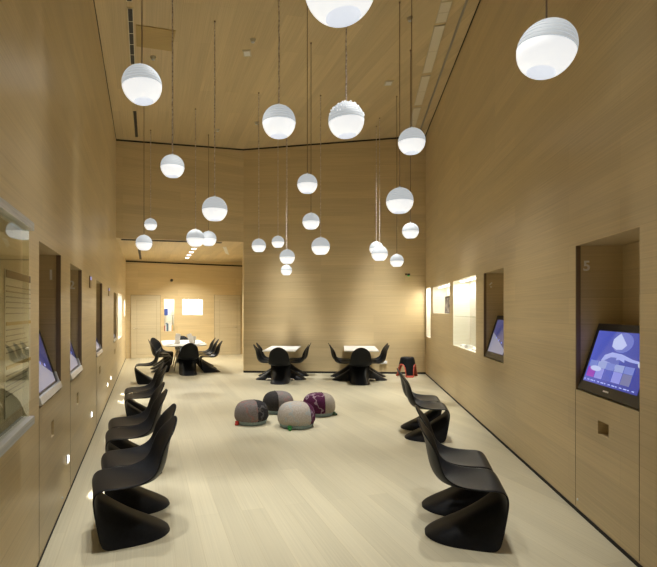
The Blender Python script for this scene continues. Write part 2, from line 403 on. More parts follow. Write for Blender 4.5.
for h in (nR5, nR6): jamb(pR, h, oR, wallR, True, M['edge'])
for h in (nL1, nL2, nL3): jamb(pL, h, oL, wallL, True, M['edge'])
# numerals on the far jambs
def numeral(txt, pf, h, nrm, depth, z, size, wl):
    c = bpy.data.curves.new('numeral', 'FONT'); c.body = txt; c.size = size; c.align_x = 'CENTER'; c.align_y = 'CENTER'; c.extrude = 0.0008
    c.offset = 0.003
    o = bpy.data.objects.new('numeral', c); COL.objects.link(o); c.materials.append(M['num'])
    n = Vector(nrm); dd = Vector(pf(1, 0)-pf(0, 0)).normalized()
    p = pf(h[1]-0.003, z)+n*depth
    x = n if n.dot(Vector((1, 0, 0))) > 0 else -n
    zz = Vector((0, 0, 1)); yy = x.cross(zz)      # letter normal
    o.matrix_world = Matrix(((x.x, zz.x, -dd.x, p.x), (x.y, zz.y, -dd.y, p.y), (x.z, zz.z, -dd.z, p.z), (0, 0, 0, 1)))
    mw = o.matrix_world.copy(); o.parent = wl; o.matrix_world = mw
numeral('5', pR, nR5, oR, 0.085, zat(266.5, nR5[1]), 0.115, wallR); numeral('6', pR, nR6, oR, 0.10, zat(286, nR6[1]), 0.13, wallR)
numeral('1', pL, nL1, oL, 0.075, zat(275.5, nL1[1]), 0.115, wallL); numeral('2', pL, nL2, oL, 0.10, zat(285.5, nL2[1]), 0.125, wallL); numeral('3', pL, nL3, oL, 0.12, zat(294.0, nL3[1]), 0.13, wallL)

# doors in the far wall
def door(name, u0, u1, vt, hu, mirror):
    a, b = sF(u0), sF(u1); y = (D1+dFar*(a+b)/2).y; zt = zat(vt, y); w_ = b-a
    bm = new(); box(bm, (w_/2, -0.015, zt/2), (w_, 0.03, zt), frame(pF(a, 0.0), dFar), 0.003); d = struct(link(name, bm, M['wood_door']))
    bm = new()
    for (x0, x1, z0, z1) in ((0, w_, zt-0.012, zt), (0, 0.012, 0, zt), (w_-0.012, w_, 0, zt)):
        box(bm, ((x0+x1)/2, -0.031, (z0+z1)/2), (x1-x0, 0.006, z1-z0), frame(pF(a, 0.0), dFar))
    link('door_trim', bm, M['seam2'], d)
    bm = new()
    ix0, ix1, iz0, iz1 = w_*0.2, w_*0.86, 0.12, zt-0.18
    for (x0, x1, z0, z1) in ((ix0, ix1, iz1-0.006, iz1), (ix0, ix1, iz0, iz0+0.006), (ix0, ix0+0.006, iz0, iz1), (ix1-0.006, ix1, iz0, iz1), (ix0, ix1, 1.02, 1.026)):
        box(bm, ((x0+x1)/2, -0.031, (z0+z1)/2), (x1-x0, 0.004, z1-z0), frame(pF(a, 0.0), dFar))
    link('door_groove', bm, M['seam2'], d)
    s = sF(hu); bm = new(); m_ = frame(pF(s, 1.03), dFar)
    lathe(bm, [(0.028, -0.045), (0.028, -0.03)], 12); bmesh.ops.rotate(bm, verts=bm.verts, cent=(0, 0, 0), matrix=Matrix.Rotation(R(-90), 3, 'X'))
    bmesh.ops.transform(bm, matrix=Matrix.Rotation(R(180), 4, 'Z'), verts=bm.verts)
    sg = -1 if mirror else 1
    tube(bm, [(0, -0.03, 0), (0, -0.075, 0), (sg*0.02, -0.085, 0), (sg*0.13, -0.085, 0)], 0.010, 8)
    bmesh.ops.transform(bm, matrix=m_, verts=bm.verts); link('door_handle', bm, M['chrome'], d, True)
    return d
door('door_1', 130.5, 160.5, 295.0, 133.2, False); door('door_2', 214.0, 240.5, 295.0, 236.0, True)

# ------------------------------------------------------------------ the moulded cantilever chair
def lerp(a, b, t): return a+(b-a)*t
def chair_mesh():
    # (centre x, z, edge x, z, half width, corner pull)
    rows = [(-.304, .848, -.288, .806, .105), (-.296, .834, -.268, .784, .150), (-.276, .79, -.236, .745, .190), (-.252, .73, -.198, .70, .212),
            (-.236, .65, -.168, .64, .226), (-.224, .575, -.150, .580, .236), (-.206, .505, -.132, .525, .243), (-.175, .448, -.105, .487, .247),
            (-.125, .412, -.060, .460, .249), (-.05, .400, -.01, .441, .250), (.05, .405, .07, .432, .250), (.14, .418, .150, .430, .249),
            (.20, .428, .206, .432, .247), (.245, .428, .25, .426, .243), (.275, .412, .278, .405, .238), (.289, .38, .291, .36, .234),
            (.280, .350, .287, .30, .231), (.254, .324, .278, .23, .229), (.216, .294, .268, .16, .227), (.170, .260, .256, .09, .225),
            (.116, .222, .242, .03, .224), (.06, .184, .205, .0, .223), (-.005, .143, .115, .0, .222), (-.075, .103, .015, .0, .218), (-.145, .064, -.085, .0, .205),
            (-.203, .033, -.165, .0, .170), (-.238, .012, -.215, .0, .115), (-.250, .003, -.245, .0, .05)]
    bm = new(); n = 13; grid = []
    for i, (cx, cz_, ex, ez, hw) in enumerate(rows):
        row = []
        for k in range(n):
            s = -1+2*k/(n-1); a = abs(s)
            p = 2.4 if i < 15 else 4.0
            g = a**p
            row.append(bm.verts.new((lerp(cx, ex, g), hw*(s if i < 15 else math.copysign(min(1, a**0.92), s)), lerp(cz_, ez, g))))
        grid.append(row)
    for a, b in zip(grid, grid[1:]):
        for k in range(n-1): bm.faces.new((a[k], a[k+1], b[k+1], b[k]))
    bmesh.ops.recalc_face_normals(bm, faces=bm.faces[:])
    me = bpy.data.meshes.new('cantilever_chair'); bm.to_mesh(me); bm.free(); me.materials.append(M['black'])
    for p in me.polygons: p.use_smooth = True
    o = bpy.data.objects.new('tmp', me); COL.objects.link(o)
    so = o.modifiers.new('s', 'SOLIDIFY'); so.thickness = 0.014; so.offset = 0
    sb = o.modifiers.new('d', 'SUBSURF'); sb.levels = 2; sb.render_levels = 2
    dg = bpy.context.evaluated_depsgraph_get(); m2 = bpy.data.meshes.new_from_object(o.evaluated_get(dg))
    bpy.data.objects.remove(o); zmin = min(v.co.z for v in m2.vertices)
    for v in m2.vertices: v.co.z = max(v.co.z-zmin-0.005, 0.0005)
    return m2
CH = chair_mesh(); CH.name = 'cantilever_chair'
def chair(x, y, deg, label, group, sc=1.0):
    o = bpy.data.objects.new('cantilever_chair', CH); COL.objects.link(o); o.location = (x, y, 0); o.rotation_euler = (0, 0, R(deg)); o.scale = (sc, sc, sc)
    return tag(o, label, 'chair', group)
def tipchair(u, v, deg, label, group, sc=1.0):
    p = fl(u, v); d = Vector((math.cos(R(deg)), math.sin(R(deg)), 0)); c = p+d*0.245*sc
    return chair(c.x, c.y, deg, label, group, sc)
GL, GR = 'chairs facing the left wall', 'chairs facing the right wall'
tipchair(168.5, 527.0, 203, 'black moulded cantilever chair at the front of the row by the left wall', GL)
tipchair(168.5, 501.5, 203, 'second black chair from the front in the row by the left wall', GL)
def backchair(u, y, dx, deg, label, group):
    return chair((u-PU)/F*y+dx, y, deg, label, group)
backchair(164.0, 4.86, -0.28, 201, 'third black chair from the front by the left wall, nearer of the middle pair', GL)
backchair(161.5, 5.36, -0.28, 201, 'fourth black chair from the front by the left wall, farther of the middle pair', GL)
backchair(165.0, 7.0, -0.28, 200, 'fifth black chair from the front by the left wall, nearer of the far pair', GL)
backchair(162.3, 7.53, -0.28, 200, 'sixth black chair from the front by the left wall, farther of the far pair', GL)
backchair(160.5, 11.0, -0.28, 196, 'lone black chair by the left wall, last of its row before the white table', GL)
tipchair(425.5, 531.5, -14, 'black chair nearest the camera facing the right wall', GR)
tipchair(422.5, 504.5, -14, 'black chair just behind the nearest one facing the right wall', GR)
tipchair(405.0, 437.0, -12, 'black chair of the farther right pair, in front of its twin, right of the poufs', GR)
tipchair(401.0, 427.0, -12, 'black chair of the farther right pair, behind its twin, right of the poufs', GR)

# ------------------------------------------------------------------ back tables with their chairs
def small_table(cx, y0, y1, wdt, dxy, label):
    t = thing('cafe_table', label, 'table', (cx, (y0+y1)/2, 0), -math.atan(dxy), 'white tables at the back wall'); Lg = y1-y0
    bm = new(); box(bm, (0, 0, 0.722), (wdt, Lg, 0.024), None, 0.004); link('tabletop', bm, M['white_top'], t)
    for fy in (-0.49, 0.19):
        bm = new(); lathe(bm, [(0.028, 0.03), (0.028, 0.71)], 16, (0, fy, 0)); link('column', bm, M['chrome'], t, True)
        bm = new(); tube(bm, [(-0.34, fy, 0.022), (-0.29, fy, 0.042), (0, fy, 0.05), (0.29, fy, 0.042), (0.34, fy, 0.022)], [0.018, 0.022, 0.026, 0.022, 0.018], 10)
        link('foot_bar', bm, M['chrome'], t, True)
    return t
ya, yb = 11.05, 12.62
small_table((279.2-PU)/F*ya+0.07, ya, yb, 0.76, 0.11, 'white table against the back wall, left of the two small ones, five black chairs')
small_table((361.8-PU)/F*ya+0.08, ya, yb, 0.80, 0.11, 'white table against the back wall, right of the two small ones, five black chairs')
G1, G2 = 'chairs round the left back table', 'chairs round the right back table'
def tchairs(px, pv, tipsL, tipsR, word, g):
    p = fl(px, pv); chair(p.x, p.y+0.25, 86, 'black chair with its back to the camera at the %s back table' % word, g)
    for (u, v), nm in zip(tipsL, ('nearer', 'farther')): tipchair(u, v, -4, '%s black chair on the left side of the %s back table' % (nm, word), g)
    for (u, v), nm in zip(tipsR, ('nearer', 'farther')): tipchair(u, v, 176, '%s black chair on the right side of the %s back table' % (nm, word), g)
tchairs(279.3, 384.8, [(256.0, 379.0), (258.7, 375.5)], [(306.3, 379.2), (308.9, 375.6)], 'left', G1)
tchairs(362.0, 385.5, [(332.4, 379.7), (330.6, 376.2)], [(386.8, 379.9), (385.6, 376.4)], 'right', G2)

# ------------------------------------------------------------------ long table in the alcove
ty0, ty1 = 12.55, 15.0
def tcx(y): return -2.72-0.29*(y-12.55)
t = thing('dining_table', 'long white table with rounded corners and slanted legs in the rear alcove', 'table', (tcx((ty0+ty1)/2), (ty0+ty1)/2, 0), math.atan(0.29))
bm = new(); poly = []; hw, hl, rr = 0.58, (ty1-ty0)/2*1.02, 0.34
for (sx, sy, a0) in ((1, 1, 0), (-1, 1, 90), (-1, -1, 180), (1, -1, 270)):
    for k in range(9):
        a = R(a0+k*90/8); poly.append((sx*(hw-rr)+rr*math.cos(a), sy*(hl-rr)+rr*math.sin(a)))
lo = [bm.verts.new((x, y, 0.715)) for x, y in poly]; hi = [bm.verts.new((x, y, 0.745)) for x, y in poly]
bm.faces.new(lo[::-1]); bm.faces.new(hi)
for k in range(len(poly)): bm.faces.new((lo[k], lo[(k+1) % len(poly)], hi[(k+1) % len(poly)], hi[k]))
link('tabletop', bm, M['white_top'], t)
M['leg'] = mat('pale_metal_leg', (0.55, 0.48, 0.36), 0.35, 0.4)
for sx in (-1, 1):
    for sy in (-1, 1):
        bm = new(); tube(bm, [(sx*0.10, sy*0.34, 0.715), (sx*0.27, sy*0.52, 0.0)], [0.022, 0.015], 10); link('leg', bm, M['leg'], t, True)
GA = 'chairs round the alcove table'
chair(-2.62, 12.42, 108, 'black chair with its back to the camera at the alcove table', GA)
chair(tcx(15.2)+0.05, 15.42, -74, 'black chair at the far end of the alcove table', GA)
for k, (y, nm) in enumerate(((13.05, 'nearest'), (13.75, 'middle'), (14.45, 'farthest'))):
    chair(tcx(y)+0.72, y, 196, '%s black chair on the right side of the alcove table' % nm, GA)
    chair(tcx(y)-(0.66, 0.68, 0.62)[k], y, (12, 14, -24)[k], '%s black chair on the left side of the alcove table' % nm, GA)
# things on the alcove table
M['paper'] = mat('white_paper', (0.92, 0.92, 0.92), 0.6)
M['clear'] = mat('clear_plastic', (0.75, 0.76, 0.76), 0.15)
def holder(u, y, lean, label):
    x = (u-PU)/F*y; o = thing('menu_holder', label, 'holder', (x, y, 0.7462), 0.2, 'white card holders on the alcove table')
    bm = new(); box(bm, (0, 0, 0.008), (0.16, 0.11, 0.016), None, 0.004); link('base', bm, M['clear'], o)
    bm = new(); box(bm, (0, 0, 0.14), (0.13, 0.006, 0.26), Matrix.Translation((0, 0, 0.012)) @ Matrix.Rotation(R(lean), 4, 'Y'), 0.002); link('card', bm, M['paper'], o)
    bm = new(); box(bm, (0.02, 0.03, 0.10), (0.13, 0.006, 0.20), Matrix.Translation((0, 0, 0.012)) @ Matrix.Rotation(R(-lean*0.6), 4, 'Y'), 0.002); link('card', bm, M['clear'], o)
holder(177.0, 13.25, 7, 'upright white card holder on the alcove table, left one'); holder(192.0, 13.35, -18, 'leaning white card holder on the alcove table, right one')
for k, (u, y) in enumerate(((170, 12.95), (174.5, 13.7), (183, 12.85), (197, 12.9), (201, 13.5), (187, 14.2))):
    bm = new(); lathe(bm, [(0, 0), (0.07, 0), (0.11, 0.012), (0.115, 0.016), (0.07, 0.006), (0, 0.006)], 24)
    p = ((u-PU)/F*y, y, 0.7455)
    tag(link('paper_plate', bm, M['paper'], None, True, p), ('white plate near the left end of the alcove table', 'white plate beside the upright card holder', 'white plate in front of the upright card holder', 'white plate in front of the leaning card holder', 'white plate at the right edge of the alcove table', 'white plate farthest back on the alcove table')[k], 'plate', 'plates on the alcove table')

# ------------------------------------------------------------------ stool
sp = fl(407.6, 376.4)
st = thing('moulded_stool', 'black and red three legged moulded stool in the far right corner', 'stool', (sp.x, sp.y+0.02, 0), R(-90))
def stool_shell(off, nphi=72, nz=22, z_lo=0.0, z_top=0.49):
    bm = new(); grid = []
    for j in range(nz+1):
        row = []
        for k in range(nphi):
            ph = 2*math.pi*k/nphi
            leg = 0.5+0.5*math.cos(3*ph)                 # 1 at legs
            arch = 0.0 if leg > 0.74 else 0.31*math.sqrt(max(0, 1-(leg/0.74)**2))
            t = j/nz; z = lerp(max(arch, z_lo), z_top-0.03, t)
            r = 0.165+0.085*(1-z/z_top)**0.9+0.02*leg*(1-z/z_top)-off
            row.append(bm.verts.new((r*math.cos(ph), r*math.sin(ph), z)))
        grid.append(row)
    for a, b in zip(grid, grid[1:]):
        for k in range(nphi): bm.faces.new((a[k], a[(k+1) % nphi], b[(k+1) % nphi], b[k]))
    prev = grid[-1]
    for rr_, zz in ((0.158, z_top-0.012), (0.14, z_top-0.001), (0.09, z_top-0.006), (0.03, z_top-0.012)):
        cur = [bm.verts.new(((rr_-off)*math.cos(2*math.pi*k/nphi), (rr_-off)*math.sin(2*math.pi*k/nphi), zz-off)) for k in range(nphi)]
        for k in range(nphi): bm.faces.new((prev[k], prev[(k+1) % nphi], cur[(k+1) % nphi], cur[k]))
        prev = cur
    bm.faces.new(prev)
    return bm
M['red'] = noisy(mat('coral_red_plastic', (0.6, 0.1, 0.065), 0.45), (0.56, 0.09, 0.055), (0.66, 0.115, 0.075), 12)
link('outer_shell', stool_shell(0.0, z_lo=0.045), M['black'], st, True); link('inner_shell', stool_shell(0.014), M['red'], st, True)
# rim of each arch and the three feet
for k in range(3):
    a0 = 2*math.pi*k/3+math.pi/3; pts = []
    for j in range(15):
        a = a0-math.acos(1-2*0.60)*0+(-1+2*j/14)*(math.pi-math.acos(2*0.74-1))/3
        leg = 0.5+0.5*math.cos(3*a); arch = 0.31*math.sqrt(max(0, 1-min(1, leg/0.74)**2)); z = max(arch, 0.012)
        r = 0.165+0.085*(1-z/0.49)**0.9+0.02*leg*(1-z/0.49)-0.004
        pts.append((r*math.cos(a), r*math.sin(a), z))
    bm = new(); tube(bm, pts, 0.014, 8); link('arch_rim', bm, M['red'], st, True)
    a = 2*math.pi*k/3; bm = new(); box(bm, (0.262, 0, 0.024), (0.026, 0.165, 0.047), Matrix.Rotation(a, 4, 'Z'), 0.008); link('foot', bm, M['red'], st)

# ------------------------------------------------------------------ poufs
def fabric(name, c1, c2, c3=None):
    m = noisy(mat(name, c1, 0.9, spec=0.1), c1, c2, 60, 6, (1, 1, 1), 0.15)
    if c3:
        nt = m.node_tree; N = nt.nodes; L = nt.links; b = N['Principled BSDF']; src = b.inputs['Base Color'].links[0].from_socket
        tc = N.new('ShaderNodeTexCoord'); vo = N.new('ShaderNodeTexWave'); vo.wave_type = 'RINGS'; vo.inputs['Scale'].default_value = 1.6; vo.inputs['Distortion'].default_value = 9; vo.inputs['Detail'].default_value = 3; vo.inputs['Detail Scale'].default_value = 2.2
        rp = N.new('ShaderNodeValToRGB'); rp.color_ramp.elements[0].position = 0.965; rp.color_ramp.elements[1].position = 0.99
        mx = N.new('ShaderNodeMixRGB'); mx.inputs[2].default_value = (*c3, 1); rp.color_ramp.elements[1].color = (0.55, 0.55, 0.55, 1)
        L.new(tc.outputs['Object'], vo.inputs['Vector']); L.new(vo.outputs['Fac'], rp.inputs[0]); L.new(rp.outputs[0], mx.inputs[0])
        L.new(src, mx.inputs[1]); L.new(mx.outputs[0], b.inputs['Base Color'])
    return m
GREY = fabric('grey_embroidered_fabric', (0.15, 0.13, 0.125), (0.21, 0.185, 0.175), (0.30, 0.12, 0.11)); CHAR = fabric('charcoal_fabric', (0.025, 0.024, 0.026), (0.045, 0.043, 0.046), (0.16, 0.15, 0.15))
GREY2 = fabric('plain_grey_fabric', (0.16, 0.145, 0.14), (0.23, 0.21, 0.20), (0.30, 0.16, 0.16)); CHAR2 = fabric('plain_charcoal_fabric', (0.03, 0.028, 0.028), (0.05, 0.046, 0.046))
PALE = fabric('pale_grey_fabric', (0.36, 0.32, 0.28), (0.46, 0.42, 0.37), (0.30, 0.38, 0.42)); PLUM = fabric('plum_fabric', (0.06, 0.012, 0.038), (0.09, 0.02, 0.06), (0.45, 0.35, 0.40))
TAUPE = fabric('taupe_fabric', (0.27, 0.24, 0.20), (0.36, 0.32, 0.27)); BLUE = fabric('pale_blue_fabric', (0.22, 0.30, 0.32), (0.30, 0.38, 0.40))
PLUM2 = fabric('plum_plain_fabric', (0.06, 0.013, 0.04), (0.10, 0.022, 0.065), (0.35, 0.30, 0.40))
def pouf(c, r, h, split_deg, shift, mA, mB, base_m, tag_col, tag_deg, label):
    o = thing('pouf', label, 'pouf', (c[0], c[1], 0), 0, 'round fabric poufs in the middle of the floor')
    bm = new(); lathe(bm, [(0, 0.0), (r*0.80, 0.0), (r*0.86, 0.012), (r*0.905, 0.05), (r*0.91, 0.058), (r*0.86, 0.062), (0, 0.062)], 40, cap=False); link('base_band', bm, base_m, o, True)
    prof = []
    for k in range(19):
        a = lerp(-0.6, math.pi/2, k/18); ca, sa = math.cos(a), math.sin(a)
        zm = 0.37*h; z = zm+(zm-0.055)/math.sin(0.6)*sa if sa < 0 else zm+(h-zm)*sa**0.9
        prof.append((r*(ca**0.55 if k < 18 else 0), z))
    nrm = Vector((math.cos(R(split_deg)), math.sin(R(split_deg)), 0))
    for sgn, m in ((1, mA), (-1, mB)):
        bm = new(); lathe(bm, prof, 64, cap=False)
        bmesh.ops.bisect_plane(bm, geom=bm.verts[:]+bm.edges[:]+bm.faces[:], plane_co=nrm*shift*r, plane_no=nrm*sgn, clear_inner=True)
        link('cover_panel', bm, m, o, True)
    # piped seam over the join
    pts = []
    for k in range(len(prof)*2-1):
        i = k if k < len(prof) else 2*len(prof)-2-k; rr_, z = prof[i]
        if rr_ < abs(shift)*r: continue
        q = math.sqrt(max(0, rr_**2-(shift*r)**2))*(1 if k < len(prof) else -1); tn = Vector((-nrm.y, nrm.x, 0))
        pts.append(nrm*shift*r+tn*q+Vector((0, 0, z)))
    bm = new(); tube(bm, pts, 0.004, 6); link('piping', bm, mB, o, True)
    a = R(tag_deg); bm = new(); box(bm, (r*0.95, 0, 0.035), (0.045, 0.05, 0.05), Matrix.Rotation(a, 4, 'Z'), 0.008)
    box(bm, (r*1.03, 0.02, 0.02), (0.05, 0.03, 0.03), Matrix.Rotation(a, 4, 'Z'), 0.006); link('tag', bm, tag_col, o)
M['tag_red'] = mat('red_tag', (0.45, 0.03, 0.02), 0.7); M['tag_green'] = mat('green_tag', (0.03, 0.22, 0.05), 0.7); M['tag_dark'] = mat('dark_green_tag', (0.02, 0.07, 0.03), 0.7)
pouf((-0.568, 7.08), 0.252, 0.33, 195, -0.22, GREY, CHAR, BLUE, M['tag_red'], 215, 'grey and charcoal pouf with a red tag, leftmost of four poufs')
pouf((-0.195, 7.85), 0.256, 0.335, 12, -0.15, GREY2, CHAR2, BLUE, M['tag_dark'], 60, 'dark grey pouf standing behind the other poufs')
pouf((0.092, 6.88), 0.272, 0.345, 205, -0.42, PALE, PLUM2, BLUE, M['tag_green'], 248, 'pale grey pouf with a green tag in front of the others')
pouf((0.462, 7.66), 0.262, 0.34, 6, 0.22, TAUPE, PLUM, BLUE, M['tag_dark'], -20, 'plum and taupe pouf with white stitching, rightmost of four poufs')

# ------------------------------------------------------------------ pendant lamps
def lamp_meshes():
    out = {}
    r = 1.0
    bm = new(); prof = [(0.0, 0.985), (0.10, 0.985)]; n = 7; zt, zb = 0.97, -0.08
    for k in range(n):
        za = lerp(zt, zb, k/n); zc = lerp(zt, zb, (k+0.86)/n); zd = lerp(zt, zb, (k+1)/n)
        f = lambda z: math.sqrt(max(0, 1-z*z))
        prof += [(f(za)*1.0+0.0, za), (f((za+zc)/2)*1.01, (za+zc)/2), (f(zc)*1.01, zc), (max(0.02, f(zc)*0.945), zc-0.003), (max(0.02, f(zd)*0.945), zd+0.003)]
    prof += [(0.9955, -0.09)]
    lathe(bm, prof, 48, cap=False); out['ring_shade'] = bm
    bm = new(); prof = [(math.cos(a), math.sin(a)) for a in [lerp(-0.09, -1.05, k/20) for k in range(21)]]
    lathe(bm, prof, 48, cap=False); out['diffuser'] = bm
    bm = new(); r0 = math.cos(-1.05); z0 = math.sin(-1.05); lathe(bm, [(r0, z0), (r0*0.97, z0+0.03), (r0*0.86, z0+0.22), (r0*0.55, z0+0.36), (0, z0+0.40)], 40, cap=False); out['inner_well'] = bm
    bm = new(); lathe(bm, [(0.0, 1.12), (0.06, 1.12), (0.07, 1.10), (0.07, 0.98), (0.0, 0.97)], 14, cap=False); out['cap'] = bm
    res = {}
    for nm, b in out.items():
        bmesh.ops.recalc_face_normals(b, faces=b.faces[:]); me = bpy.data.meshes.new(nm); b.to_mesh(me); b.free()
        me.materials.append({'ring_shade': M['shade'], 'diffuser': M['diff'], 'inner_well': M['well'], 'cap': M['socket']}[nm])
        for p in me.polygons: p.use_smooth = nm != 'ring_shade'
        res[nm] = me
    return res
LM = lamp_meshes()
def lamp(u, v, diam_px, rad, pale, label, tilt=(0, 0), y=None, sparkle=False):
    y = y or 2*rad*F/diam_px; p = at(u, v, y)
    o = thing('pendant_lamp', label, 'lamp', p, 0, 'white globe pendant lamps')
    for nm, me in LM.items():
        c = bpy.data.objects.new(nm, me); COL.objects.link(c); c.parent = o; c.scale = (rad, rad, rad); c.rotation_euler = (R(tilt[0]), R(tilt[1]), 0)
    zc = ceil_z(p.x, p.y); bm = new(); top = zc-p.z
    if pale:
        n = max(8, int((top-rad)/0.05)); pts = [(0.002*math.cos(k*1.3), 0.002*math.sin(k*1.3), lerp(rad*1.05, top, k/n)) for k in range(n+1)]
        tube(bm, pts, 0.0078, 6); link('cord', bm, M['cord_pale'], o, True)
    else:
        tube(bm, [(0, 0, rad*1.05), (0, 0, top)], 0.0058, 6); link('cord', bm, M['cord'], o, True)
    bm = new(); lathe(bm, [(0.0, top-0.02), (0.012, top-0.02), (0.015, top-0.001), (0, top-0.001)], 16, cap=False); link('ceiling_cup', bm, M['cord'], o, True)
    if sparkle:
        bm = new()
        for k in range(60):
            a = random.uniform(0, 2*math.pi); z = random.uniform(0.2, 0.98); f = math.sqrt(1-z*z)*rad*1.02
            bmesh.ops.create_icosphere(bm, subdivisions=1, radius=rad*0.045, matrix=Matrix.Translation((f*math.cos(a), f*math.sin(a), z*rad*1.02)))
        link('bead_trim', bm, M['beads'], o)['kind'] = 'stuff'
    return o
big, sm = 0.187, 0.14
lamp(340, -14, 72, big, False, 'globe lamp cut off by the top of the photo, its grey underside opening visible', (0, -6))
lamp(546.5, 49.5, 55, big, False, 'large globe lamp by itself at the upper right', (0, 13))
lamp(142, 85, 38.5, big, False, 'large globe lamp at the upper left, below the ceiling access panel', (0, -6))
lamp(172.5, 166.5, 23.2, sm, True, 'small globe lamp hanging right of and below the large upper left one')
lamp(279, 122, 33, big, True, 'globe lamp hanging over the crease of the back wall, left of the beaded one')
lamp(346.2, 120.5, 35.5, big, True, 'globe lamp with beads all over its upper half', (0, -4), None, True)
lamp(411.7, 141.5, 26.5, 0.176, False, 'globe lamp hanging in front of the top right corner of the back wall')
lamp(399.7, 201, 26.6, 0.193, False, 'globe lamp right under the one in the top right corner of the back wall')
lamp(410.5, 231, 16.2, sm, False, 'small globe lamp low beside the right wall, below two larger globes')
lamp(307.3, 184, 20, sm, False, 'small globe lamp high in the middle, topmost of the middle cluster')
lamp(311, 221.5, 17, sm, False, 'small globe lamp under the topmost one of the middle cluster')
lamp(320.6, 246.5, 18.2, big, True, 'globe lamp low in the middle cluster, third in a descending line')
lamp(214.7, 209.3, 25, big, True, 'globe lamp on a pale cord hanging before the lintel, larger than its neighbours')
lamp(195.5, 238.3, 17.8, big, True, 'globe lamp in front of the lintel edge, left of two that overlap')
lamp(208.6, 238.8, 15.5, big, False, 'globe lamp in front of the lintel edge, right of two that overlap')
lamp(150.6, 224.5, 12.3, sm, True, 'tiny globe lamp at the left, upper one of a close pair before the lintel')
lamp(144, 243, 16, sm, False, 'small globe lamp at the left, lower one of a close pair before the lintel')
lamp(258.8, 245.7, 14, sm, True, 'small globe lamp at the left end of the low row on the back wall')
lamp(278, 242, 12.4, sm, True, 'tiny globe lamp just right of the left end of the low row')
lamp(287.2, 257, 15.2, 0.178, True, 'globe lamp hanging directly above the lowest lamp of all')
lamp(286.4, 270.3, 11, sm, True, 'lowest globe lamp of all, tucked under another one')
lamp(379.6, 253.6, 16, big, True, 'globe lamp overlapping a twin behind it, low before the back wall on the right')
lamp(376.3, 248.3, 13.6, 0.166, True, 'globe lamp half hidden behind a twin, low before the back wall on the right')
lamp(396.8, 260.8, 13.3, sm, False, 'small globe lamp lowest on the right of the back wall')

# ------------------------------------------------------------------ screens in the recesses
def screen_mat(name, c1, c2):
    m = mat(name, (0.01, 0.01, 0.02), 0.12, emit=c1, es=0.9); nt = m.node_tree; N = nt.nodes; L = nt.links; b = N['Principled BSDF']
    tc = N.new('ShaderNodeTexCoord'); gr = N.new('ShaderNodeTexGradient'); mp = N.new('ShaderNodeMapping'); mp.inputs['Location'].default_value = (0.5, 0.5, 0); mp.inputs['Rotation'].default_value = (0, 0, 0.4)
    rp = N.new('ShaderNodeValToRGB'); rp.color_ramp.elements[0].color = (*c1, 1); rp.color_ramp.elements[1].color = (*c2, 1)
    L.new(tc.outputs['Object'], mp.inputs[0]); L.new(mp.outputs[0], gr.inputs[0]); L.new(gr.outputs[0], rp.inputs[0]); L.new(rp.outputs[0], b.inputs['Emission Color'])
    return m
M['scr'] = screen_mat('blue_screen', (0.10, 0.13, 0.60), (0.035, 0.045, 0.28)); M['scrL'] = screen_mat('lavender_screen', (0.075, 0.08, 0.22), (0.04, 0.042, 0.12))
EM = {}
def emat(name, c, s=1.0):
    if name not in EM: EM[name] = mat(name, (0.01, 0.01, 0.01), 0.3, emit=c, es=s)
    return EM[name]
